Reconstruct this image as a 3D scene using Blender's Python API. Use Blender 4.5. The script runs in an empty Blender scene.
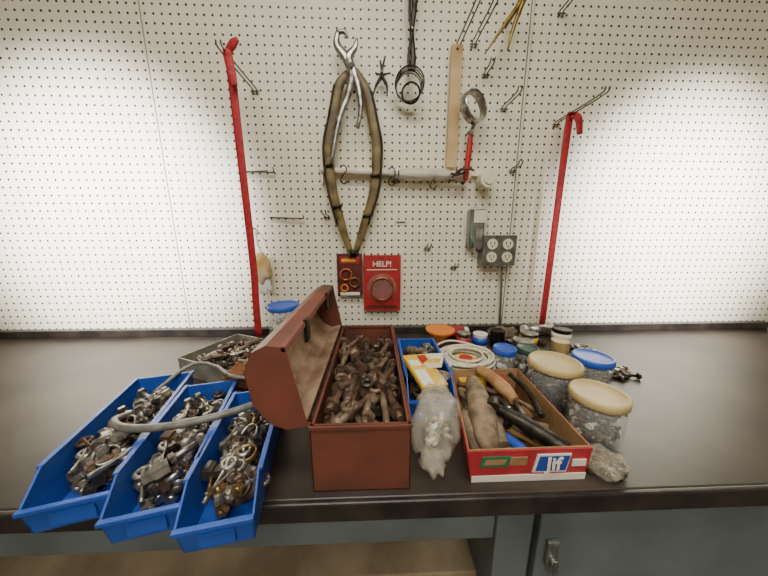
import bpy, bmesh, math, random
from mathutils import Vector, Matrix, Euler, noise
random.seed(7)
rad=math.radians
V=Vector
# ---------------------------------------------------------------- materials
def srgb(c):
    return tuple(((x/255)/12.92 if x/255<=.04045 else ((x/255+.055)/1.055)**2.4) for x in c)+(1,)
MATS={}
def mat(name,col,rough=.5,metal=0,col2=None,scale=30,bump=0,alpha=1,lo=.35,hi=.65,detail=4,bscale=None,trans=0,bd=.002):
    if name in MATS: return MATS[name]
    m=bpy.data.materials.new(name); m.use_nodes=True
    nt=m.node_tree; b=nt.nodes['Principled BSDF']
    b.inputs['Base Color'].default_value=srgb(col)
    b.inputs['Roughness'].default_value=rough; b.inputs['Metallic'].default_value=metal
    b.inputs['Alpha'].default_value=alpha
    b.inputs['Transmission Weight'].default_value=trans
    tc=nt.nodes.new('ShaderNodeTexCoord')
    if col2 is not None:
        n=nt.nodes.new('ShaderNodeTexNoise'); n.inputs['Scale'].default_value=scale; n.inputs['Detail'].default_value=detail
        nt.links.new(tc.outputs['Object'],n.inputs['Vector'])
        r=nt.nodes.new('ShaderNodeValToRGB'); r.color_ramp.elements[0].position=lo; r.color_ramp.elements[1].position=hi
        r.color_ramp.elements[0].color=srgb(col); r.color_ramp.elements[1].color=srgb(col2)
        nt.links.new(n.outputs['Fac'],r.inputs['Fac']); nt.links.new(r.outputs['Color'],b.inputs['Base Color'])
    if bump:
        n2=nt.nodes.new('ShaderNodeTexNoise'); n2.inputs['Scale'].default_value=bscale or scale*2; n2.inputs['Detail'].default_value=5
        nt.links.new(tc.outputs['Object'],n2.inputs['Vector'])
        bp=nt.nodes.new('ShaderNodeBump'); bp.inputs['Strength'].default_value=bump; bp.inputs['Distance'].default_value=bd
        nt.links.new(n2.outputs['Fac'],bp.inputs['Height']); nt.links.new(bp.outputs['Normal'],b.inputs['Normal'])
    MATS[name]=m; return m
def peg_mat():
    m=bpy.data.materials.new('pegboard_paint'); m.use_nodes=True; nt=m.node_tree; b=nt.nodes['Principled BSDF']
    tc=nt.nodes.new('ShaderNodeTexCoord'); sx=nt.nodes.new('ShaderNodeSeparateXYZ'); nt.links.new(tc.outputs['Object'],sx.inputs[0])
    def M(op,a,bv=None):
        n=nt.nodes.new('ShaderNodeMath'); n.operation=op
        if isinstance(a,(int,float)): n.inputs[0].default_value=a
        else: nt.links.new(a,n.inputs[0])
        if bv is not None:
            if isinstance(bv,(int,float)): n.inputs[1].default_value=bv
            else: nt.links.new(bv,n.inputs[1])
        return n.outputs[0]
    def cell(o): 
        f=M('FRACT',M('DIVIDE',o,.0254)); d=M('SUBTRACT',f,.5); return M('MULTIPLY',d,d)
    d=M('SQRT',M('ADD',cell(sx.outputs['X']),cell(sx.outputs['Z'])))
    hole=M('LESS_THAN',d,.148)
    n=nt.nodes.new('ShaderNodeTexNoise'); n.inputs['Scale'].default_value=3; n.inputs['Detail'].default_value=6
    nt.links.new(tc.outputs['Object'],n.inputs['Vector'])
    r=nt.nodes.new('ShaderNodeValToRGB'); r.color_ramp.elements[0].position=.3; r.color_ramp.elements[1].position=.7
    r.color_ramp.elements[0].color=srgb((225,218,192)); r.color_ramp.elements[1].color=srgb((237,231,209))
    nt.links.new(n.outputs['Fac'],r.inputs['Fac'])
    mx=nt.nodes.new('ShaderNodeMix'); mx.data_type='RGBA'
    nt.links.new(hole,mx.inputs[0]); nt.links.new(r.outputs['Color'],mx.inputs[6]); mx.inputs[7].default_value=srgb((44,37,26))
    nt.links.new(mx.outputs[2],b.inputs['Base Color']); b.inputs['Roughness'].default_value=.45
    bp=nt.nodes.new('ShaderNodeBump'); bp.inputs['Strength'].default_value=.6; bp.inputs['Distance'].default_value=.003; bp.invert=True
    nt.links.new(hole,bp.inputs['Height']); nt.links.new(bp.outputs['Normal'],b.inputs['Normal'])
    return m
PEG=peg_mat()
wire=mat('hook_wire',(120,112,98),.35,.9,(70,60,48),60)
steel=mat('worn_steel',(196,194,188),.28,.95,(120,114,104),50)
darkst=mat('dark_steel',(70,64,56),.45,.8,(38,34,30),60,.3,bd=.001)
red=mat('red_webbing',(180,38,44),.6,0,(146,28,34),80,.3)
redp=mat('red_plastic',(170,30,30),.35)
blue=mat('blue_bin_plastic',(42,86,178),.38,0,(34,72,156),12)
rust=mat('rusty_iron',(88,70,56),.55,.45,(150,126,102),45,.3,bd=.0006)
rust2=mat('rusty_iron_dark',(60,46,38),.55,.45,(112,86,66),55,.3,bd=.0006)
rust3=mat('oily_steel',(100,92,82),.38,.75,(62,54,46),50,.2,bd=.0005)
gal=mat('galvanised_parts',(182,176,166),.38,.8,(112,102,90),80,.2,bd=.0005)
brassy=mat('dull_brass',(158,130,84),.4,.8,(104,82,52),80,.2,bd=.0005)
boxred=mat('toolbox_rust_paint',(126,68,51),.55,.15,(80,53,42),9,.25,lo=.3,hi=.72,detail=9,bscale=120,bd=.001)
boxin=mat('toolbox_inside',(186,158,130),.6,.1,(118,88,68),16,.3,detail=8)
olive=mat('olive_leather',(130,112,66),.5,0,(80,64,36),25,.3)
wood=mat('pale_wood',(206,178,128),.6,0,(184,150,98),14,.2)
woodd=mat('weathered_wood',(150,128,100),.75,0,(88,72,54),40,.6)
handle=mat('hickory_handle',(190,150,100),.5,0,(150,108,64),30,.2)
rubber=mat('bench_top_laminate',(42,35,30),.38,0,(78,67,56),5,.1,lo=.35,hi=.8,detail=9)
edge=mat('bench_edge_rubber',(30,26,24),.35,0,(54,46,40),20,.2)
cab=mat('bluegrey_enamel',(112,120,120),.5,.1,(92,100,101),6,.1)
shelfm=mat('dusty_shelf',(166,148,118),.8,0,(124,106,82),8,.2,detail=8)
cream=mat('cream_plastic',(226,218,190),.4)
whitep=mat('white_plastic',(232,228,216),.4)
clear=mat('clear_film',(226,222,206),.12,0,None,alpha=.42,bump=.5,scale=30)
bagfilm=mat('bag_film',(236,226,200),.12,0,None,alpha=.20,bump=.7,scale=22)
blf=mat('blister_film',(220,212,200),.1,alpha=.15)
glass=mat('clear_jar',(216,220,214),.08,alpha=.24)
black=mat('black_rubber',(26,24,24),.5)
grey=mat('grey_metal_box',(128,128,120),.4,.6,(100,98,90),40)
seamm=mat('seam_line',(120,112,94),.6)  # thin dark line along each edge of the cream seam strip
yellow=mat('yellow_label',(226,190,60),.5,0,(206,160,40),40)
cardw=mat('printed_white',(226,220,204),.6)
cardb=mat('kraft_cardboard',(160,126,84),.8,0,(136,102,66),30,.2)
cardr=mat('printed_red_card',(172,40,44),.45,0,(152,32,36),50)
cardd=mat('printed_maroon_card',(104,40,30),.45,0,(70,26,22),50)
jred=mat('carton_red',(182,48,56),.5,0,(158,40,48),40)
jgreen=mat('carton_green',(40,110,70),.5)
jblue=mat('carton_blue',(40,70,160),.5)
copper=mat('copper_tube',(206,120,84),.3,.9)
tanlid=mat('tan_lid',(196,174,120),.5,0,(178,152,98),12)
bluelid=mat('blue_lid',(44,84,180),.4)
greenlid=mat('green_lid',(50,80,70),.4)
orange=mat('orange_plastic',(222,126,36),.45)
rope=mat('white_cord',(226,218,196),.6,0,(196,186,160),120,.4)
gold=mat('gold_tongs',(150,124,60),.35,.8,(110,88,44),50)
tin=mat('grey_tin',(170,166,152),.4,.4,(132,126,110),20)
walltan=mat('wall_brown_paint',(128,110,86),.8,0,(112,94,72),4,.1)
plaster=mat('room_paint',(196,188,168),.85,0,(186,178,158),3)
floorm=mat('concrete_floor',(110,104,96),.8,0,(84,80,74),6,.2)
hose=mat('grey_hose',(124,122,114),.45,.2,(92,88,80),60)
lampm=bpy.data.materials.new('lamp_diffuser'); lampm.use_nodes=True
lampm.node_tree.nodes['Principled BSDF'].inputs['Emission Color'].default_value=(1,.97,.92,1)
lampm.node_tree.nodes['Principled BSDF'].inputs['Emission Strength'].default_value=2
# ---------------------------------------------------------------- builder
def catmull(pts,n=6):
    if len(pts)<3: return [V(p) for p in pts]
    P=[V(p) for p in pts]; P=[2*P[0]-P[1]]+P+[2*P[-1]-P[-2]]; out=[]
    for i in range(1,len(P)-2):
        for k in range(n):
            t=k/n; a,b,c,d=P[i-1:i+3]
            out.append(.5*((2*b)+(c-a)*t+(2*a-5*b+4*c-d)*t*t+(3*b-a-3*c+d)*t**3))
    out.append(P[-2]); return out
class O:
    def __init__(s,name): s.name=name; s.bm=bmesh.new(); s.ms=[]
    def mi(s,m):
        if m not in s.ms: s.ms.append(m)
        return s.ms.index(m)
    def face(s,vs,m,smooth=False):
        try: f=s.bm.faces.new(vs)
        except ValueError: return
        f.material_index=s.mi(m); f.smooth=smooth
    def box(s,lo,hi,m,M=None):
        c=[V((x,y,z)) for z in (lo[2],hi[2]) for y in (lo[1],hi[1]) for x in (lo[0],hi[0])]
        if M: c=[M@p for p in c]
        v=[s.bm.verts.new(p) for p in c]
        for q in ((0,2,3,1),(4,5,7,6),(0,1,5,4),(2,6,7,3),(0,4,6,2),(1,3,7,5)): s.face([v[i] for i in q],m)
    def hexa(s,bot,top,m):
        v=[s.bm.verts.new(p) for p in list(bot)+list(top)]
        s.face([v[3],v[2],v[1],v[0]],m); s.face(v[4:],m)
        for i in range(4):
            j=(i+1)%4; s.face([v[i],v[j],v[4+j],v[4+i]],m)
    def tube(s,pts,r,m,seg=10,interp=6,flat=None,up=None,closed=False,smooth=True):
        n0=len(pts); P=catmull(pts,interp) if interp else [V(p) for p in pts]
        if isinstance(r,(int,float)): rr=[r]*len(P)
        else:
            rr=[]
            for i in range(len(P)):
                t=i/(len(P)-1)*(n0-1); k=min(int(t),n0-2); rr.append(r[k]*(1-(t-k))+r[k+1]*(t-k))
        rings=[]; prev=None
        for i,p in enumerate(P):
            d=(P[min(i+1,len(P)-1)]-P[max(i-1,0)])
            if d.length<1e-9: d=V((0,0,1))
            d.normalize()
            if up is not None: a=V(up)-V(up).dot(d)*d
            elif prev is None: a=d.orthogonal()
            else: a=prev-prev.dot(d)*d
            if a.length<1e-6: a=d.orthogonal()
            a.normalize(); prev=a; b=d.cross(a)
            fa,fb=(flat or (1,1))
            rings.append([s.bm.verts.new(p+(a*math.cos(t)*fa+b*math.sin(t)*fb)*rr[i]) for t in [2*math.pi*(k+.5)/seg for k in range(seg)]])
        for i in range(len(rings)-1):
            for k in range(seg):
                j=(k+1)%seg; s.face([rings[i][k],rings[i][j],rings[i+1][j],rings[i+1][k]],m,smooth)
        s.face(list(reversed(rings[0])),m); s.face(rings[-1],m)
    def cyl(s,a,b,r,m,seg=16,r2=None,smooth=True):
        s.tube([a,b],[r,r if r2 is None else r2],m,seg,0,smooth=smooth)
    def lathe(s,c,prof,m,seg=28,M=None,smooth=True,cap=True):
        rings=[]
        for (r,z) in prof:
            ring=[]
            for k in range(seg):
                t=2*math.pi*k/seg; p=V((r*math.cos(t),r*math.sin(t),z))
                if M: p=M@p
                ring.append(s.bm.verts.new(p+V(c)))
            rings.append(ring)
        for i in range(len(rings)-1):
            for k in range(seg):
                j=(k+1)%seg; s.face([rings[i][k],rings[i][j],rings[i+1][j],rings[i+1][k]],m,smooth)
        if cap: s.face(list(reversed(rings[0])),m); s.face(rings[-1],m)
    def ring(s,c,R,r,m,axis='Y',seg=32,flat=(1,1),M=None,start=0,end=1):
        pts=[]
        n=seg
        for k in range(n+1):
            t=2*math.pi*(start+(end-start)*k/n)
            p=V((math.cos(t)*R,0,math.sin(t)*R)) if axis=='Y' else V((math.cos(t)*R,math.sin(t)*R,0))
            if M: p=M@p
            pts.append(p+V(c))
        u=V((0,1,0)) if axis=='Y' else V((0,0,1))
        if M: u=M@u
        s.tube(pts,r,m,8,0,flat=flat,up=u)
    def prism(s,poly,a,b,m,plane='XZ'):
        def mk(p,d): return V((p[0],d,p[1])) if plane=='XZ' else V((p[0],p[1],d))
        A=[s.bm.verts.new(mk(p,a)) for p in poly]; Bv=[s.bm.verts.new(mk(p,b)) for p in poly]
        s.face(A,m); s.face(list(reversed(Bv)),m)
        n=len(poly)
        for i in range(n): s.face([A[i],Bv[i],Bv[(i+1)%n],A[(i+1)%n]],m)
    def blob(s,c,size,m,amp=.15,freq=3,seed=0,seg=36,rings=22,fold=0,octv=4,M=None,floor=None):
        vs=[]
        for i in range(rings+1):
            ph=math.pi*i/rings; row=[]
            for k in range(seg):
                th=2*math.pi*k/seg
                d=V((math.sin(ph)*math.cos(th),math.sin(ph)*math.sin(th),math.cos(ph)))
                f=1+amp*noise.fractal(d*freq+V((seed,seed*.7,0)),1.0,2.0,octv)+fold*math.sin(th*9+seed+3*d.z)*math.sin(ph)
                p=V((d.x*size[0],d.y*size[1],d.z*size[2]))*f
                if M: p=M@p
                p=V(c)+p
                if floor is not None: p.z=max(p.z,floor)
                row.append(s.bm.verts.new(p))
            vs.append(row)
        for i in range(rings):
            for k in range(seg):
                j=(k+1)%seg; s.face([vs[i][k],vs[i+1][k],vs[i+1][j],vs[i][j]],m,True)
    def bolt(s,c,rot,r,L,m,nut=False,seg=8):
        M=Matrix.Translation(V(c))@Euler(rot).to_matrix().to_4x4()
        s.cyl(M@V((0,0,-L/2)),M@V((0,0,L/2)),r,m,seg)
        s.tube([M@V((0,0,L/2)),M@V((0,0,L/2+r*1.3))],r*1.9,m,6,0,smooth=False)
        if nut: s.tube([M@V((0,0,-L/2+.003)),M@V((0,0,-L/2+r*1.4+.003))],r*1.8,m,6,0,smooth=False)
    def done(s,bevel=0,recalc=True,parent=None,M=None,dz=0):
        if M: bmesh.ops.transform(s.bm,matrix=M,verts=s.bm.verts)
        if recalc: bmesh.ops.recalc_face_normals(s.bm,faces=s.bm.faces)
        me=bpy.data.meshes.new(s.name)
        c=V((0,0,0))
        xs=[v.co for v in s.bm.verts]
        if s.name!='pegboard':
            c=V([(min(p[i] for p in xs)+max(p[i] for p in xs))/2 for i in range(3)])
            for v in s.bm.verts: v.co-=c
        s.bm.to_mesh(me); s.bm.free()
        for m in s.ms: me.materials.append(m)
        c.z+=dz
        o=bpy.data.objects.new(s.name,me); bpy.context.collection.objects.link(o); o.location=c
        if bevel:
            b=o.modifiers.new('bevel','BEVEL'); b.width=bevel; b.segments=2; b.limit_method='ANGLE'; b.angle_limit=rad(40)
        if parent: 
            o.parent=parent; o.location=c-parent.location
        return o
def text(name,body,size,loc,rot,m,parent,ext=.0005,bold=0):
    cu=bpy.data.curves.new(name,'FONT'); cu.body=body; cu.size=size; cu.extrude=ext; cu.align_x='CENTER'; cu.align_y='CENTER'; cu.offset=bold
    o=bpy.data.objects.new(name,cu); bpy.context.collection.objects.link(o); cu.materials.append(m)
    o.parent=parent; o.location=V(loc)-parent.location; o.rotation_euler=rot; return o
BZ=.90
# ---------------------------------------------------------------- room shell
def slab(name,lo,hi,m):
    o=O(name); o.box(lo,hi,m); return o.done()
slab('floor',(-2.2,-2.4,-.05),(2.2,1.1,0),floorm)
slab('ceiling',(-2.2,-2.4,2.6),(2.2,1.1,2.65),plaster)
slab('wall_back',(-2.2,1.022,0),(2.2,1.1,2.6),walltan)
slab('wall_left',(-2.25,-2.4,0),(-2.2,1.1,2.6),plaster)
slab('wall_right',(2.2,-2.4,0),(2.25,1.1,2.6),plaster)
slab('wall_front',(-2.2,-2.45,0),(2.2,-2.4,2.6),plaster)
o=O('pegboard'); o.box((-.71,1.0,.86),(.508,1.012,2.35),PEG); o.box((.512,1.0,.86),(1.728,1.012,2.35),PEG); o.box((-1.93,1.0,.86),(-.714,1.012,2.35),PEG); o.done()
o=O('trim_1'); o.box((.5035,.9975,.93),(.5055,1.0,2.35),seamm); o.box((.506,.997,.93),(.514,1.0,2.35),cream); o.box((.5145,.9975,.93),(.5155,1.0,2.35),seamm); o.done()
o=O('trim_2'); o.box((-1.6,.975,BZ),(1.6,.999,.928),edge); o.done(bevel=.002)
# ---------------------------------------------------------------- workbench
wb=O('workbench')
wb.box((-1.6,.326,.868),(1.6,1.0,BZ),rubber)
wb.box((-1.6,.318,.866),(1.6,.3265,BZ),edge)
wb.box((-1.6,.352,.775),(.20,.362,.866),cab)
wb.box((-1.6,.36,.765),(.20,.395,.775),cab)
wb.box((-1.6,.40,.60),(.21,.99,.62),shelfm)
wb.box((-1.6,.97,.05),(.2,.99,.866),cab)
wb.box((.20,.345,.0),(.262,.99,.866),cab)
wb.box((.262,.36,.0),(1.6,.99,.866),cab)
wb.box((.272,.342,.06),(.80,.36,.85),cab)
wb.box((.81,.342,.06),(1.5,.36,.85),cab)
wb.box((-1.6,.36,0),(-1.55,.99,.866),cab)
wb.box((.285,.334,.735),(.305,.342,.785),grey)
wb.cyl((.295,.336,.75),(.295,.326,.75),.006,steel,12)
wb.box((.291,.323,.728),(.299,.328,.76),grey)
wb.done(bevel=.0025)
# ---------------------------------------------------------------- toolbox
TX0,TX1,TY0,TY1,TH=-.096,.052,.338,.76,.115
t=O('toolbox'); th=.0025
t.box((TX0,TY0,BZ),(TX1,TY1,BZ+th),boxred)
for a,b in (((TX0,TY0,BZ),(TX0+th,TY1,BZ+TH)),((TX1-th,TY0,BZ),(TX1,TY1,BZ+TH)),((TX0,TY0,BZ),(TX1,TY0+th,BZ+TH)),((TX0,TY1-th,BZ),(TX1,TY1,BZ+TH))):
    t.box(a,b,boxred)
for a,b in (((TX0,TY0-.002),(TX1,TY0+.006)),((TX0,TY1-.006),(TX1,TY1+.002)),((TX0-.002,TY0),(TX0+.006,TY1)),((TX1-.006,TY0),(TX1+.002,TY1))):
    t.box((a[0],a[1],BZ+TH-.006),(b[0],b[1],BZ+TH),boxred)
prof=[(-.098,1.016),(-.121,1.137),(-.148,1.140),(-.168,1.130),(-.180,1.100),(-.172,1.050),(-.150,1.020),(-.128,1.010)]
inn=[(-.101,1.019),(-.1235,1.134),(-.148,1.137),(-.166,1.128),(-.177,1.100),(-.169,1.052),(-.148,1.023),(-.127,1.013)]
t.prism(prof,TY0,TY0+.003,boxred); t.prism(prof,TY1-.003,TY1,boxred)
n=len(prof)
for i in range(1,n):
    j=(i+1)%n
    A=[V((prof[i][0],y,prof[i][1])) for y in (TY0,TY1)]; Bp=[V((prof[j][0],y,prof[j][1])) for y in (TY0,TY1)]
    C=[V((inn[i][0],y,inn[i][1])) for y in (TY0+.003,TY1-.003)]; D=[V((inn[j][0],y,inn[j][1])) for y in (TY0+.003,TY1-.003)]
    v=[t.bm.verts.new(p) for p in (A[0],A[1],Bp[1],Bp[0])]; t.face(v,boxred)
    v=[t.bm.verts.new(p) for p in (C[0],D[0],D[1],C[1])]; t.face(v,boxin)
t.prism([(-.119,1.130),(-.121,1.1385),(-.128,1.1385),(-.127,1.130)],TY0,TY1,boxred)
t.cyl((TX0-.001,TY0+.01,BZ+TH+.001),(TX0-.001,TY1-.01,BZ+TH+.001),.003,darkst,8)
for y in (.42,.66):
    t.box((TX1,y,BZ+.055),(TX1+.004,y+.03,BZ+TH-.004),darkst)
for y in (.44,.64):
    t.box((-.1235,y,1.10),(-.117,y+.02,1.142),darkst)
t.tube([(-.176,.50,1.085),(-.192,.505,1.087),(-.196,.55,1.089),(-.192,.595,1.087),(-.176,.60,1.085)],.004,darkst,8)
t.done(bevel=.0008,recalc=False)
# rusty bolts filling the box
h=O('rusty_bolts')
def bigbolt(c,ang,tilt,r,L,m):
    d=V((math.cos(ang)*math.cos(tilt),math.sin(ang)*math.cos(tilt),math.sin(tilt))); c=V(c)
    side=d.cross(V((0,0,1))).normalized()
    k=random.random()
    if k<.15:
        b=side*L*.12*random.choice([-1,1])
        h.tube([c-d*L*.5,c-d*L*.2+b*.6,c+d*L*.12+b,c+d*L*.36],[r*.9,r,r,r*1.1],m,9,4)
    else:
        h.tube([c-d*L/2,c-d*L*.1,c+d*L*.36],[r*.9,r*.95,r],m,9,2)
    hd=c+d*L*.36
    if k<.08 or k>.94:
        h.ring(hd+d*r*2.0,r*1.7,r*.75,m,axis='Z',seg=14)
    elif k<.5: h.tube([hd,hd+d*r*.2,hd+d*r*1.0,hd+d*r*1.5],[r*1.3,r*1.9,r*1.7,r*.9],m,12,0,smooth=False)
    else: h.tube([hd,hd+d*r*1.4],r*1.95,m,6,0,smooth=False)
    if random.random()<.55:
        q=c-d*L*.36; h.tube([q,q+d*r*1.6],r*1.75,m,6,0,smooth=False)
N=165
for i in range(N):
    r=random.uniform(.005,.0075); L=random.uniform(.08,.12)
    z=BZ+.014+(.101-.014)*(i/N)
    a=random.choice([math.pi/2,-math.pi/2])+random.gauss(0,.5)
    x=TX0+.014+(TX1-TX0-.028)*((i*.618)%1)
    room=min(x-TX0,TX1-x)-.004
    ex=abs(math.cos(a))*L*.52+r
    if ex>room:
        ca=max(room-r,.001)/(L*.52)
        a=math.copysign(math.acos(min(1,ca)*(1 if math.cos(a)>0 else -1)),a)
    ey=abs(math.sin(a))*L*.55+r*3+.004
    y=random.uniform(TY0+ey,TY1-ey)
    bigbolt((x,y,z),a,random.gauss(0,.11),r,L,random.choice([rust,rust,rust2,rust2,rust3]))
h.done()
# ---------------------------------------------------------------- bins
def bin_(cx,cy,ang,w,L,hh,m=blue):
    s=O('storage_bin'); th=.003; hw=w/2; hl=L/2; fh=hh*.58
    s.box((-hw+.004,-hl,0),(hw-.004,hl,th),m)
    for sg in (-1,1):
        poly=[(-hl,0),(hl,0),(hl+.004,hh),(-hl+.035,hh),(-hl-.005,fh)]
        A=[s.bm.verts.new((sg*(hw-.004) if p[1]==0 else sg*hw,p[0],p[1])) for p in poly]
        Bv=[s.bm.verts.new((sg*(hw-.004-th) if p[1]==0 else sg*(hw-th),p[0],p[1])) for p in poly]
        s.face(A,m); s.face(Bv,m)
        for i in range(5): s.face([A[i],A[(i+1)%5],Bv[(i+1)%5],Bv[i]],m)
        s.box((sg*hw-.003,-hl+.035,hh-.004),(sg*hw+.004,hl+.004,hh+.001),m)
    s.box((-hw,hl-th,0),(hw,hl+.002,hh),m)
    s.hexa([V((-hw+.004,-hl,0)),V((hw-.004,-hl,0)),V((hw-.004,-hl+th,0)),V((-hw+.004,-hl+th,0))],
           [V((-hw,-hl-.005,fh)),V((hw,-hl-.005,fh)),V((hw,-hl-.005+th,fh)),V((-hw,-hl-.005+th,fh))],m)
    s.box((-hw,-hl-.010,fh-.004),(hw,-hl-.003,fh+.002),m)
    s.box((-hw*.45,-hl-.0055,fh*.2),(hw*.45,-hl-.0015,fh*.7),m)
    M=Matrix.Translation((cx,cy,BZ+.0005))@Matrix.Rotation(ang,4,'Z')
    s.done(M=M,bevel=.0008); return M
def parts(M,w,L,z,n,mats,sc=1):
    s=O('fastener_pile')
    for i in range(n):
        x=random.uniform(-w/2+.018,w/2-.018); y=random.uniform(-L/2+.028,L/2-.028); zz=.010+z*(i/n)
        k=random.random(); m=random.choice(mats)
        if k<.4: 
            a=random.gauss(math.pi/2,.6)
            s.bolt((x,y,zz),(0,math.pi/2+random.gauss(0,.25),a),.0048*sc,random.uniform(.028,.042),m,True)
        elif k<.7:
            R=Euler((random.gauss(0,.45),random.gauss(0,.45),0)).to_matrix()
            s.ring((x,y,zz),random.uniform(.009,.015),.0034,m,axis='Z',seg=16,M=R,flat=(1.6,.6))
        elif k<.82:
            a=random.gauss(math.pi/2,.8); d=V((math.cos(a),math.sin(a),random.gauss(0,.15)))*.015; c=V((x,y,zz))
            s.tube([c-d,c-d*.2,c-d*.2,c+d],[.009,.009,.012,.012],m,6,0,smooth=False)
        else:
            a=random.gauss(math.pi/2,.5); d=V((math.cos(a),math.sin(a),random.gauss(0,.2)))*.024
            c=V((x,y,zz)); s.tube([c-d,c,c+d],[.006,.0035,.007],m,8,3,flat=(1,.5),up=(0,0,1))
            s.ring(c+d*.9,.009,.0035,m,axis='Z',seg=12)
    s.done(M=M)
S=[gal,gal,gal,gal,rust3,rust2,steel]
M=bin_(-.218,.384,rad(10),.090,.232,.072); parts(M,.083,.215,.048,120,S+[brassy])
M=bin_(-.323,.408,rad(13),.095,.25,.072); parts(M,.085,.24,.050,130,S+[darkst])
M=bin_(-.440,.435,rad(15),.105,.27,.072); parts(M,.09,.255,.048,120,S+[rust])
M=bin_(.116,.605,rad(0),.100,.235,.085); parts(M,.09,.22,.064,140,[rust,gal,rust3,rust2])
s=O('parts_packet')
s.box((-.030,-.05,-.004),(.030,.05,.004),yellow); s.box((-.026,-.045,.004),(.0,.0,.0055),cardw); s.box((.004,.01,.004),(.024,.045,.0055),cardr); s.box((-.026,.012,.004),(-.002,.03,.0055),cardw)
s.done(M=Matrix.Translation((.106,.53,BZ+.092))@Euler((rad(14),rad(6),rad(20))).to_matrix().to_4x4())
s=O('parts_packet')
s.box((-.022,-.036,-.004),(.022,.036,.004),cardw); s.box((-.018,-.03,.004),(.018,-.005,.0055),yellow)
s.done(M=Matrix.Translation((.135,.57,BZ+.096))@Euler((rad(-6),rad(-10),rad(-18))).to_matrix().to_4x4())
# ---------------------------------------------------------------- hoses over bins
s=O('flexible_hose')
s.tube([(-.455,.47,.950),(-.44,.41,.978),(-.39,.380,.986),(-.31,.385,.987),(-.225,.43,.985),(-.182,.52,.965)],.0062,hose,10)
s.tube([(-.47,.52,.955),(-.43,.585,.985),(-.37,.58,.985),(-.30,.53,.985),(-.2,.56,.965)],.0042,hose,10)
s.done()
s=O('rag'); s.blob((-.300,.565,.965),(.040,.030,.028),mat('brown_rag',(126,80,46),.9,0,(86,52,32),30,.4),amp=.5,freq=2.4,seed=4,seg=26,rings=14); s.done()
# ---------------------------------------------------------------- tin tray + jar, left back
s=O('parts_tray'); w,L,hh=.20,.19,.05
s.box((-w/2,-L/2,0),(w/2,L/2,.002),tin)
for a,b in (((-w/2,-L/2,0),(-w/2+.003,L/2,hh)),((w/2-.003,-L/2,0),(w/2,L/2,hh)),((-w/2,-L/2,0),(w/2,-L/2+.003,hh)),((-w/2,L/2-.003,0),(w/2,L/2,hh))): s.box(a,b,tin)
for i in range(60):
    s.bolt((random.uniform(-.07,.07),random.uniform(-.07,.07),.010+i*.0007),(0,math.pi/2,random.uniform(0,6)),.005,.04,random.choice([gal,rust,rust3,rust2]),True)
s.done(M=Matrix.Translation((-.415,.745,BZ))@Matrix.Rotation(rad(-24),4,'Z'),bevel=.001)
jars=[]
def jar(x,y,r,hh,lidm,fill=None,lidh=.016,seed=1,n=60):
    jars.append((x,y,r))
    s=O('glass_jar')
    s.lathe((x,y,BZ),[(r*.86,0),(r*.95,.004),(r*.96,hh*.75),(r*.88,hh*.88),(r*.86,hh-lidh)],glass)
    s.lathe((x,y,BZ+hh-lidh),[(r*.97,0),(r,.002),(r,lidh-.003),(r*.96,lidh),(r*.88,lidh),(r*.86,lidh-.0015),(r*.3,lidh-.0015)],lidm)
    if fill:
        random.seed(seed)
        for i in range(n):
            a=random.uniform(0,6.28); q=random.uniform(0,r*.62)
            s.bolt((x+q*math.cos(a),y+q*math.sin(a),BZ+.008+hh*.62*i/n),(random.gauss(0,.6),math.pi/2,random.uniform(0,6)),.0034,.022,random.choice(fill),seg=6)
    s.done()
jar(-.303,.862,.052,.155,bluelid,[whitep,gal,cardw],n=160)
jar(.412,.550,.055,.10,tanlid,[gal,brassy,rust,rust2],seed=2,n=190)
jar(.424,.440,.048,.092,tanlid,[gal,brassy,cardw,rust],seed=3,n=190)
jar(.545,.600,.045,.085,bluelid,[gal,brassy,rust],seed=4,n=140)
jar(.352,.665,.030,.082,bluelid,[gal,cardw],seed=5)
jar(.420,.672,.028,.078,greenlid,[gal,cardw],seed=6)
# ---------------------------------------------------------------- carton tray
C0=[(.150,.345),(.334,.347),(.346,.585),(.190,.585)]
C1=[(.140,.342),(.338,.343),(.350,.589),(.182,.589)]
FH=.060
s=O('cardboard_tray')
def P3(p,z): return V((p[0],p[1],BZ+z))
s.hexa([P3(p,0) for p in C0],[P3(p,.002) for p in C0],cardb)
ce=V((.25,.465))
def ins(p): d=V(p)-ce; l=d.length; return tuple(ce+d*((l-.003)/l))
for i in range(4):
    j=(i+1)%4
    m=jred if i!=2 else cardb
    s.hexa([P3(C0[i],0),P3(C0[j],0),P3(ins(C0[j]),0),P3(ins(C0[i]),0)],[P3(C1[i],FH),P3(C1[j],FH),P3(ins(C1[j]),FH),P3(ins(C1[i]),FH)],m)
    s.hexa([P3(ins(C0[i]),.003),P3(ins(C0[j]),.003),P3(ins(ins(C0[j])),.003),P3(ins(ins(C0[i])),.003)],[P3(ins(C1[i]),FH+.001),P3(ins(C1[j]),FH+.001),P3(ins(ins(C1[j])),FH+.001),P3(ins(ins(C1[i])),FH+.001)],cardb)
def fp(x,z,off): 
    y=.345+(-.003)*(z/FH)-off; return V((x,y,BZ+z))
def panel(x0,x1,z0,z1,m,off=.0008,sk=0):
    s.hexa([fp(x0,z0,off),fp(x1,z0,off),fp(x1,z0,-.001),fp(x0,z0,-.001)],[fp(x0+sk,z1,off),fp(x1+sk,z1,off),fp(x1+sk,z1,-.001),fp(x0+sk,z1,-.001)],m)
panel(.150,.334,.001,.013,cardw)
panel(.160,.205,.030,.050,jgreen,.0012,.004)
panel(.166,.199,.035,.045,cardb,.0016,.003)
panel(.208,.235,.033,.048,cardb,.0012)
panel(.246,.300,.018,.052,cardw,.0012,.004)
panel(.250,.298,.021,.049,jblue,.0018,.004)
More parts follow.
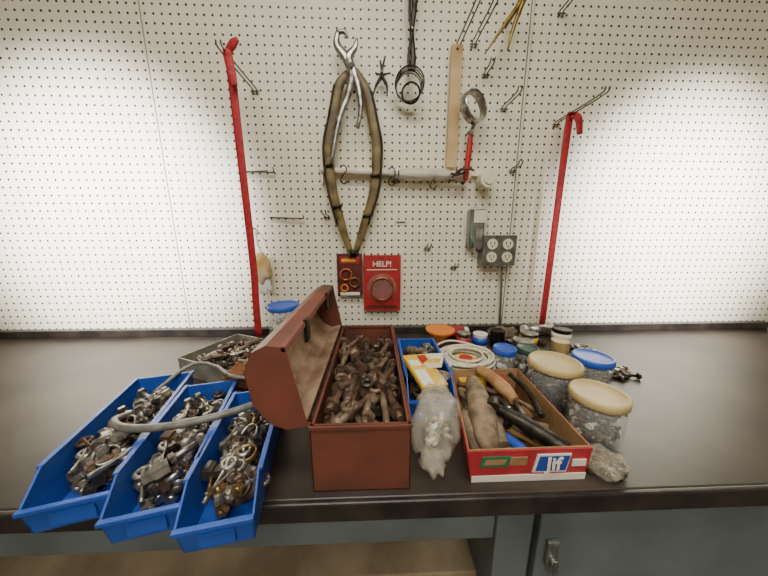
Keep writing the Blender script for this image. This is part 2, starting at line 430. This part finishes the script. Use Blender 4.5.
panel(.308,.330,.028,.040,cardw,.0012)
co_=s.done()
text('label_text','Jif',.032,(.276,.3392,BZ+.0355),(rad(90),0,0),cardw,co_,bold=.0008)
# contents
s=O('wooden_mallet')
s.tube([(.216,.535,.965),(.208,.49,.962),(.198,.43,.957),(.188,.385,.945),(.190,.365,.93)],[.013,.021,.025,.020,.010],woodd,14)
s.tube([(.175,.46,.94),(.170,.41,.94),(.170,.37,.925)],[.010,.014,.008],woodd,10)
s.tube([(.224,.50,.945),(.222,.44,.945),(.216,.38,.935)],[.010,.012,.010],woodd,10)
s.done()
s=O('claw_hammer')
s.tube([(.228,.44,.962),(.262,.405,.957),(.300,.368,.945),(.312,.358,.94)],[.010,.013,.0145,.012],darkst,12)
s.tube([(.212,.425,.972),(.224,.447,.970),(.24,.468,.962)],[.013,.012,.006],darkst,10)
s.done()
s=O('wooden_handled_file')
s.tube([(.245,.575,.968),(.262,.545,.966),(.274,.50,.962),(.280,.47,.955)],[.011,.013,.015,.010],handle,12)
s.cyl((.280,.47,.955),(.288,.41,.935),.004,steel); s.done()
s=O('screwdriver')
s.tube([(.232,.405,.93),(.243,.375,.932),(.250,.357,.93)],[.008,.010,.008],bluelid,10)
s.cyl((.232,.405,.93),(.20,.50,.915),.003,steel); s.done()
s=O('hand_tool_pile')
random.seed(5)
for i in range(34):
    x=random.uniform(.19,.32); y=random.uniform(.38,.55); a=random.gauss(1.9,.6); d=V((math.cos(a),math.sin(a),0))*.033; c=V((x,y,.912+i*.0009))
    c.x=min(max(c.x,.195+abs(d.x)),.32-abs(d.x))
    s.tube([c-d,c,c+d],[.006,.004,.007],random.choice([darkst,rust,woodd,handle,rust2,gal]),8,3)
s.tube([(.312,.43,.95),(.325,.50,.955),(.322,.57,.955)],.006,darkst,8)
s.box((.20,.56,.905),(.26,.58,.945),yellow); s.box((.27,.555,.905),(.31,.58,.948),cardr)
s.done()
# ---------------------------------------------------------------- cord coil
s=O('cord_coil')
for i in range(16):
    R=.044+.007*(i%5)+random.uniform(-.002,.002)
    Mx=Euler((random.gauss(0,.06),random.gauss(0,.06),0)).to_matrix()
    s.ring((.250+random.uniform(-.004,.004),.675+random.uniform(-.004,.004),.926+.0045*(i//2)),R,.0036,rope,axis='Z',seg=36,M=Mx)
s.tube([(.19,.68,.95),(.18,.74,.95),(.23,.775,.955),(.29,.76,.95),(.31,.72,.95)],.0034,rope,8)
s.tube([(.20,.64,.95),(.19,.62,.955),(.185,.60,.965)],.0032,rope,8)
s.done()
s=O('wire_spool'); s.lathe((.250,.675,BZ),[(.034,0),(.034,.004),(.02,.006),(.02,.04),(.030,.042),(.030,.046)],yellow); s.lathe((.250,.675,BZ+.046),[(.018,0),(.018,.003)],cardr); s.done()
# ---------------------------------------------------------------- clear plastic bag with parts
s=O('clear_plastic_bag')
R1=Euler((rad(-14),rad(8),0)).to_matrix()
s.blob((.108,.413,.950),(.040,.042,.056),bagfilm,amp=.34,freq=1.6,seed=2,fold=.07,octv=2,M=R1,floor=BZ+.001)
s.blob((.112,.438,.980),(.032,.028,.034),bagfilm,amp=.4,freq=1.8,seed=9,fold=.08,seg=32,rings=18,octv=2)
s.blob((.094,.372,.918),(.020,.028,.018),bagfilm,amp=.4,freq=1.8,seed=5,fold=.08,seg=24,rings=14,octv=2,floor=BZ+.001)
random.seed(12)
tanp=mat('tan_plastic',(206,190,146),.5)
for i in range(22):
    a=random.uniform(0,6.28); q=random.uniform(0,.022)
    c=V((.108+q*math.cos(a),.417+q*math.sin(a),.914+.040*i/22)); d=V((random.uniform(-1,1),random.uniform(-1,1),random.uniform(-.3,.3))).normalized()*.011
    s.tube([c-d,c+d],.0045,random.choice([whitep,tanp,gal,tin]),8,0)
s.tube([(.122,.45,.998),(.128,.462,1.01),(.132,.47,1.02)],[.012,.007,.020],bagfilm,10)
s.done()
def flatbag(cx,cy,sx,sy,sz,rz,seed,n,mats):
    s=O('fastener_bag'); random.seed(seed); Mz=Matrix.Rotation(rz,3,'Z')
    s.blob((cx,cy,BZ+sz*.7),(sx,sy,sz),bagfilm,amp=.25,freq=2,seed=seed,fold=.04,octv=2,M=Mz,floor=BZ+.0008,seg=40)
    for i in range(n):
        a=random.uniform(0,6.28); q=math.sqrt(random.random())*.7
        p=Mz@V((q*math.cos(a)*sx,q*math.sin(a)*sy,0))
        s.bolt((cx+p.x,cy+p.y,BZ+.005+sz*.8*i/n*(1-q*.5)),(random.gauss(0,.4),math.pi/2,random.uniform(0,6)),.0026,.018,random.choice(mats),seg=6)
    s.done()
flatbag(.380,.363,.032,.030,.018,rad(10),21,120,[gal,brassy,rust3,rust])
flatbag(.360,.455,.010,.040,.022,rad(2),23,60,[gal,brassy,steel])
# ---------------------------------------------------------------- back clutter
s=O('orange_funnel'); s.lathe((.215,.83,BZ),[(.006,0),(.008,.03),(.044,.066),(.048,.074),(.044,.072)],orange); s.done()
def can(x,y,r,h,m,band=None):
    jars.append((x,y,r))
    s=O('tin_can'); s.lathe((x,y,BZ),[(r*.97,0),(r,.002),(r,h-.003),(r*1.02,h-.001),(r*.95,h),(r*.93,h-.002)],m)
    if band: s.lathe((x,y,BZ+h*.2),[(r*1.01,0),(r*1.01,h*.55)],band)
    s.done()
can(.47,.78,.030,.053,steel); can(.362,.855,.024,.047,cardw,bluelid); can(.300,.845,.022,.055,steel,cardr); can(.42,.85,.024,.06,darkst)
can(.53,.85,.028,.05,steel,yellow); can(.66,.87,.03,.055,darkst,cardw); can(.393,.755,.020,.045,black); can(.60,.79,.026,.045,tanlid)
s=O('tape_roll'); s.ring((.535,.745,BZ+.012),.028,.012,black,axis='Z',flat=(1,.6)); s.done()
jars.append((.535,.745,.04))
s=O('spray_can'); s.cyl((.24,.93,BZ+.022),(.33,.94,BZ+.022),.021,cardr,20); s.cyl((.33,.94,BZ+.022),(.348,.942,BZ+.022),.016,whitep,20); s.done()
s=O('spray_can'); s.cyl((.57,.935,BZ+.026),(.67,.94,BZ+.026),.022,steel,20); s.cyl((.556,.934,BZ+.026),(.57,.935,BZ+.026),.018,whitep,20); s.done()
s=O('rag'); s.blob((.47,.915,BZ+.022),(.05,.032,.022),mat('grey_rag',(130,116,96),.9,0,(90,78,62),30,.4),amp=.5,freq=2.5,seed=7,seg=28,rings=14,floor=BZ+.0008); s.done()
random.seed(31)
s=O('loose_hardware'); cnt=0
while cnt<120:
    x=random.uniform(.34,.70); y=random.uniform(.63,.89)
    if any((x-a)**2+(y-b)**2<(c+.03)**2 for a,b,c in jars): continue
    cnt+=1; r=random.uniform(.003,.0055)
    s.bolt((x,y,BZ+r*1.95),(0,math.pi/2,random.uniform(0,6)),r,random.uniform(.02,.04),random.choice([gal,rust,rust3,darkst,cardw,rust2]),True)
s.done()
s=O('loose_hardware')
for i in range(22):
    x=random.uniform(-.21,-.13); y=random.uniform(.60,.88)
    s.bolt((x,y,BZ+.0078),(0,math.pi/2,random.uniform(0,6)),.004,.03,random.choice([gal,rust]),True)
s.done()
# ---------------------------------------------------------------- pegboard hooks
def hook(x,z,L,double=True,up=.015,name='peg_hook'):
    s=O(name)
    for dx in ((-.006,.006) if double else (0,)):
        s.tube([(x+dx,1.0,z-.012),(x+dx,.994,z-.010),(x+dx,.992,z),(x+dx,.97,z+.001),(x+dx,1-L*.6,z+.001),(x+dx,1-L+.01,z+.003),(x+dx,1-L,z+up)],.0022,wire,8,4)
    if double: s.cyl((x-.013,.993,z-.006),(x+.013,.993,z-.006),.0022,wire,8)
    return s.done()
hook(-.385,1.740,.21); hook(.628,1.655,.21)
hook(.272,1.872,.19); hook(.325,1.885,.17); hook(.60,1.975,.10)
for x,z,L in ((-.17,1.345,.07),(.195,1.232,.05),(.298,1.16,.045),(.075,1.468,.07),(.49,1.505,.06),(.275,1.476,.08),(.44,1.70,.11),(.37,1.80,.06)): hook(x,z,L)
def barhook(x0,x1,z):
    s=O('bar_hook'); s.cyl((x0,.99,z),(x1,.985,z-.004),.0025,wire,8); s.cyl((x1,.985,z-.004),(x1+.006,.955,z+.006),.0022,wire,8); s.cyl((x0+.01,1.0,z),(x0+.01,.985,z),.0022,wire,8)
    s.cyl((x0+.02,.99,z-.002),(x1-.01,.95,z-.006),.002,wire,8); s.done()
barhook(-.46,-.34,1.49); barhook(-.37,-.25,1.338)
# ---------------------------------------------------------------- red straps
s=O('red_strap')
s.tube([(-.383,.84,.965),(-.379,.836,1.08),(-.375,.835,1.20),(-.374,.825,1.5),(-.372,.815,1.70),(-.374,.808,1.758)],.012,red,8,5,flat=(.13,1),up=(0,1,0))
s.tube([(-.374,.812,1.755),(-.355,.805,1.768),(-.340,.80,1.775)],[.010,.012,.006],red,8,4,flat=(.3,1),up=(0,1,0))
s.tube([(-.376,.812,1.75),(-.365,.802,1.70),(-.360,.80,1.67)],[.012,.012,.008],red,8,4,flat=(.15,1),up=(0,1,0))
s.done(dz=-.012)
s=O('red_strap')
s.tube([(.632,.94,.965),(.633,.94,1.2),(.630,.935,1.5),(.628,.93,1.655),(.628,.92,1.676)],.013,red,8,5,flat=(.13,1),up=(0,1,0))
s.tube([(.634,.925,1.672),(.648,.915,1.655),(.656,.912,1.61)],[.014,.013,.010],red,8,4,flat=(.15,1),up=(0,1,0))
s.done(dz=-.018)
# ---------------------------------------------------------------- hames with pliers
s=O('hanging_hames')
L=[(-.072,1.795),(-.112,1.75),(-.134,1.657),(-.155,1.565),(-.147,1.433),(-.118,1.312),(-.088,1.215)]
Rr=[(-.058,1.795),(-.020,1.732),(.000,1.642),(.012,1.565),(.002,1.433),(-.036,1.312),(-.070,1.215)]
for line in (L,Rr):
    s.tube([(x*.98,.965,1.29+(z-1.29)*.98) for x,z in line],[.010,.016,.018,.019,.018,.015,.010],olive,10,6,flat=(.45,1),up=(0,1,0))
    sg=-1 if line is L else 1
    s.tube([(x*.98+sg*.014,.958,1.29+(z-1.29)*.98) for x,z in line[1:6]],.0035,darkst,8,6)
s.cyl((-.078,.97,1.225),(-.078,.97,1.20),.013,darkst,12)
for z,a,b in ((1.50,-.16,-.135),(1.37,-.145,-.11),(1.47,-.012,.02),(1.34,-.04,-.005)):
    s.tube([(a,.955,z),(b,.952,z+.004)],.005,darkst,8,0)
s.done()
s=O('adjustable_pliers')
s.tube([(-.105,.945,1.905),(-.110,.945,1.872),(-.092,.945,1.845),(-.075,.945,1.82),(-.066,.945,1.79),(-.082,.948,1.73),(-.112,.948,1.66),(-.142,.948,1.535)],[.006,.011,.015,.014,.013,.010,.009,.007],steel,10,5,flat=(.6,1),up=(0,1,0))
s.tube([(-.048,.943,1.885),(-.056,.943,1.86),(-.075,.943,1.835),(-.062,.943,1.80),(-.048,.943,1.76),(-.040,.943,1.70),(-.052,.946,1.64)],[.004,.009,.014,.012,.010,.008,.006],steel,10,5,flat=(.6,1),up=(0,1,0))
s.tube([(-.105,.945,1.90),(-.086,.945,1.902),(-.076,.945,1.886)],[.006,.007,.003],steel,8,4)
s.cyl((-.066,.955,1.81),(-.066,.93,1.81),.007,darkst,12)
s.cyl((-.066,1.0,1.785),(-.066,.93,1.785),.0025,wire,8)
s.done(dz=-.028)
s=O('calipers')
s.tube([(.022,.97,1.835),(.026,.97,1.81),(.024,.97,1.79),(.008,.97,1.765),(-.002,.97,1.735)],[.003,.004,.006,.004,.002],darkst,8,4)
s.tube([(.036,.968,1.84),(.028,.968,1.81),(.028,.968,1.79),(.042,.968,1.768),(.044,.968,1.735)],[.003,.004,.006,.004,.002],darkst,8,4)
s.tube([(.005,.968,1.80),(.025,.968,1.796),(.055,.968,1.80)],.0025,darkst,8,4)
s.cyl((.026,1.0,1.80),(.026,.955,1.80),.003,wire,8)
s.done(dz=-.02)
# ---------------------------------------------------------------- strap wrenches
s=O('oil_filter_wrench')
Mx=Euler((rad(14),0,rad(-14))).to_matrix()
for i,d in enumerate((-.018,-.009,0,.009)):
    s.ring((.112,.955+d,1.755),.045-.002*i,.004,steel if i%2 else darkst,seg=32,flat=(1.2,.5),M=Mx)
s.ring((.118,.95,1.735),.028,.003,darkst,seg=24,M=Mx)
s.tube([(.122,.955,1.80),(.124,.955,1.84),(.118,.955,1.90),(.124,.955,1.96),(.126,.955,2.04)],[.010,.009,.007,.009,.010],darkst,8,4,flat=(.5,1),up=(0,1,0))
s.tube([(.112,.955,1.80),(.110,.955,1.84),(.118,.953,1.90),(.110,.953,1.95),(.112,.953,2.04)],[.005,.005,.005,.004,.005],darkst,8,4)
s.cyl((.118,1.0,1.905),(.118,.94,1.905),.003,wire,8)
s.done(dz=-.018)
s=O('oil_filter_wrench')
Mx=Euler((rad(-10),0,rad(30))).to_matrix()
s.ring((.315,.93,1.688),.047,.014,steel,seg=32,flat=(1.1,.12),M=Mx)
s.tube([(.330,.94,1.655),(.322,.945,1.635),(.318,.95,1.615)],[.006,.008,.008],steel,8,4)
s.tube([(.318,.95,1.62),(.316,.952,1.56),(.311,.952,1.50),(.309,.95,1.475)],[.008,.010,.010,.007],redp,10,4,flat=(.6,1),up=(0,1,0))
s.tube([(.309,.95,1.478),(.302,.948,1.462),(.292,.945,1.466)],.003,darkst,8,4)
s.cyl((.318,1.0,1.63),(.318,.93,1.63),.003,wire,8)
s.done(dz=-.015)
s=O('wood_slat'); s.box((.248,.975,1.505),(.285,.986,1.868),wood,); s.cyl((.267,.974,1.855),(.267,.99,1.855),.004,darkst,10); s.cyl((.267,.97,1.855),(.267,1.0,1.855),.002,wire,8); s.done(bevel=.0015)
s=O('brass_tongs')
s.tube([(.43,.90,1.99),(.42,.90,1.93),(.385,.90,1.88),(.328,.90,1.80)],[.006,.008,.006,.002],gold,8,5)
s.tube([(.455,.90,1.99),(.428,.90,1.93),(.405,.90,1.86),(.395,.90,1.81)],[.006,.008,.005,.002],gold,8,5)
s.cyl((.426,1.0,1.93),(.426,.89,1.93),.003,wire,8)
s.done()
# ---------------------------------------------------------------- white rail
s=O('wall_rail')
s.tube([(-.185,.97,1.493),(.10,.965,1.484),(.33,.958,1.474)],[.009,.012,.015],mat('rail_plastic',(226,214,196),.3,0,(206,188,168),30,.3),12,4,flat=(.5,1),up=(0,1,0))
s.box((-.18,.978,1.478),(.395,.996,1.486),cream)
s.cyl((.385,.985,1.462),(.385,.935,1.462),.028,cream,24); s.cyl((.385,.935,1.462),(.385,.93,1.462),.018,cream,24)
s.box((-.18,.975,1.45),(-.174,1.0,1.50),cream)
s.done(bevel=.001)
s=O('spring_clamp')
s.tube([(.26,.94,1.465),(.28,.935,1.485),(.31,.93,1.492),(.33,.93,1.485)],[.003,.005,.005,.003],rust2,8,4)
s.tube([(.255,.94,1.478),(.275,.935,1.474),(.30,.93,1.480)],.004,darkst,8,4); s.done()
s=O('plastic_sleeve'); s.blob((.17,.955,1.478),(.12,.018,.018),clear,amp=.3,freq=3,seed=3,seg=24,rings=14); s.done()
for i,(x,z) in enumerate(((.06,1.47),(-.10,1.475),(.20,1.46))):
    s=O('s_hook'); s.tube([(x-.012,.95,z+.02),(x,.948,z+.028),(x+.010,.948,z+.014),(x-.004,.948,z-.004),(x-.012,.948,z-.02),(x,.948,z-.03),(x+.012,.948,z-.02)],.002,darkst,8,4); s.done()
# ---------------------------------------------------------------- electrical
s=O('outlet_box')
bx,bz=.447,1.222
s.box((bx-.058,.952,bz-.052),(bx+.058,1.0,bz+.052),grey)
s.box((bx-.060,.948,bz-.054),(bx+.060,.953,bz+.054),grey)
for dx in (-.028,.028):
    for dz in (-.023,.023):
        s.cyl((bx+dx,.948,bz+dz),(bx+dx,.9445,bz+dz),.0185,cream,24)
        for k in (-.007,.007): s.box((bx+dx+k-.0016,.9438,bz+dz-.002),(bx+dx+k+.0016,.9446,bz+dz+.009),black)
        s.cyl((bx+dx,.9446,bz+dz-.008),(bx+dx,.9438,bz+dz-.008),.003,black,10)
    s.cyl((bx+dx,.948,bz),(bx+dx,.9455,bz),.0035,steel,10)
s.cyl((bx+.03,.98,bz-.05),(bx+.045,.985,.93),.004,grey,10)
s.cyl((bx+.03,.98,bz-.062),(bx+.03,.98,bz-.052),.010,steel,12)
s.done(bevel=.0015)
s=O('timer_switch')
s.box((.340,.962,1.235),(.392,1.0,1.365),mat('dark_green_case',(84,82,68),.4,0,(54,52,44),40)); s.box((.352,.960,1.320),(.392,.962,1.362),cardw); s.box((.362,.956,1.262),(.384,.962,1.30),steel)
s.box((.342,.9605,1.24),(.350,.962,1.32),jgreen)
s.blob((.366,.97,1.30),(.040,.018,.082),blf,amp=.3,freq=2.2,seed=6,seg=24,rings=16,octv=2)
s.tube([(.365,.965,1.24),(.375,.958,1.215),(.40,.965,1.205)],.003,black,8,4)
s.done(bevel=.002)
s=O('name_label'); s.box((.066,.998,1.312),(.128,1.0,1.331),cardw); s.box((.080,.9975,1.318),(.114,.998,1.325),grey); s.done()
# ---------------------------------------------------------------- hanging packages
s=O('maroon_package')
s.box((-.138,.975,1.052),(-.046,.980,1.21),cardd)
s.box((-.128,.973,1.175),(-.056,.975,1.20),cardr); s.box((-.12,.9725,1.182),(-.07,.9735,1.192),yellow)
s.ring((-.105,.970,1.135),.020,.004,copper,seg=20); s.ring((-.075,.970,1.105),.017,.004,brassy,seg=20); s.ring((-.112,.970,1.085),.012,.003,orange,seg=20)
s.box((-.128,.9735,1.056),(-.056,.975,1.068),cardw)
s.cyl((-.092,.96,1.203),(-.092,1.0,1.203),.0025,wire,8)
s.done(bevel=.0005)
s=O('red_package')
s.box((-.042,.975,.995),(.096,.980,1.205),cardr)
s.box((-.030,.9735,1.150),(.082,.975,1.153),cardw)
s.lathe((.027,.975,1.082),[(.055,0),(.055,.004),(.048,.010),(.03,.011)],blf,M=Euler((rad(90),0,0)).to_matrix())
for i in range(3): s.ring((.027,.966-.002*i,1.082),.044-.0015*i,.0035,copper,seg=36)
s.box((-.030,.9735,1.004),(.084,.975,1.018),cardd)
s.cyl((.027,.96,1.196),(.027,1.0,1.196),.0025,wire,8)
rp=s.done(bevel=.0005)
text('label_text','HELP!',.028,(.027,.9742,1.172),(rad(90),0,0),cardw,rp,bold=.0004)
# ---------------------------------------------------------------- glove bundle
s=O('work_gloves')
s.blob((-.40,.95,1.16),(.032,.025,.055),mat('glove_cloth',(222,206,170),.9,0,(190,160,90),14,.3),amp=.3,freq=3,seed=2,seg=26,rings=16)
for dx,dz in ((-.022,-.05),(-.008,-.062),(.006,-.064),(.020,-.055)):
    s.tube([(-.40+dx*.7,.95,1.13),(-.397+dx,.945,1.16+dz-.01),(-.395+dx,.945,1.16+dz-.025)],[.011,.009,.006],whitep,8,4)
s.tube([(-.415,.955,1.20),(-.44,.97,1.25),(-.43,.99,1.30)],.002,rope,8,4)
s.tube([(-.395,.955,1.20),(-.415,.97,1.27),(-.43,.99,1.30)],.002,rope,8,4)
s.cyl((-.43,1.0,1.30),(-.43,.98,1.302),.0025,wire,8)
s.done()
# ---------------------------------------------------------------- lights
def lamp(x,y,w,d,p):
    s=O('ceiling_light'); s.box((x-w/2,y-d/2,2.55),(x+w/2,y+d/2,2.60),whitep); s.box((x-w/2+.01,y-d/2+.01,2.545),(x+w/2-.01,y+d/2-.01,2.55),lampm); s.done()
    l=bpy.data.lights.new('fluorescent_tube','AREA'); l.shape='RECTANGLE'; l.size=w; l.size_y=d; l.energy=p; l.color=(1,.97,.91)
    o=bpy.data.objects.new('fluorescent_tube',l); bpy.context.collection.objects.link(o); o.location=(x,y,2.54)
lamp(-.1,-.1,1.3,.35,21); lamp(.1,-1.3,1.3,.35,33)
# added spots, out of view, that whiten the pegboard on both sides
def added_glare_spot(x,y,z,tx,tz,ang,p):
    tgt=V((tx,1.0,tz)); loc=V((x,y,z)); q=(tgt-loc).to_track_quat('-Z','Y'); Rm=q.to_matrix()
    s=O('added_glare_spot')
    s.lathe(loc,[(.10,-.02),(.085,.03),(.05,.075),(.03,.10),(.03,.14)],steel,M=Rm,cap=False)
    s.lathe(loc,[(.03,.139),(.03,.142)],steel,M=Rm)
    s.blob(loc+Rm@V((0,0,.06)),(.025,.025,.03),lampm,amp=0)
    top=loc+Rm@V((0,0,.14)); s.tube([top,top+V((0,-.02,.10)),V((top.x,top.y-.02,2.6))],.004,black,8)
    s.done(recalc=False)
    l=bpy.data.lights.new('added_glare_light','SPOT'); l.energy=p; l.spot_size=ang; l.spot_blend=1.0; l.shadow_soft_size=.06; l.color=(.98,.97,1)
    o=bpy.data.objects.new('added_glare_light',l); bpy.context.collection.objects.link(o); o.location=loc+Rm@V((0,0,-.03)); o.rotation_euler=q.to_euler()
added_glare_spot(-1.05,-.25,1.75,-.95,1.35,rad(50),640)
added_glare_spot(1.25,-.25,1.72,1.15,1.33,rad(48),640)
w=bpy.data.worlds.new('world'); bpy.context.scene.world=w; w.use_nodes=True
w.node_tree.nodes['Background'].inputs[0].default_value=(.9,.88,.82,1); w.node_tree.nodes['Background'].inputs[1].default_value=.3
cam=bpy.data.cameras.new('camera'); co=bpy.data.objects.new('camera',cam); bpy.context.collection.objects.link(co)
cam.sensor_width=36; cam.lens=267/768*36; cam.clip_start=.01
co.location=(0,0,1.29); co.rotation_euler=(rad(78),0,rad(-2))
bpy.context.scene.camera=co
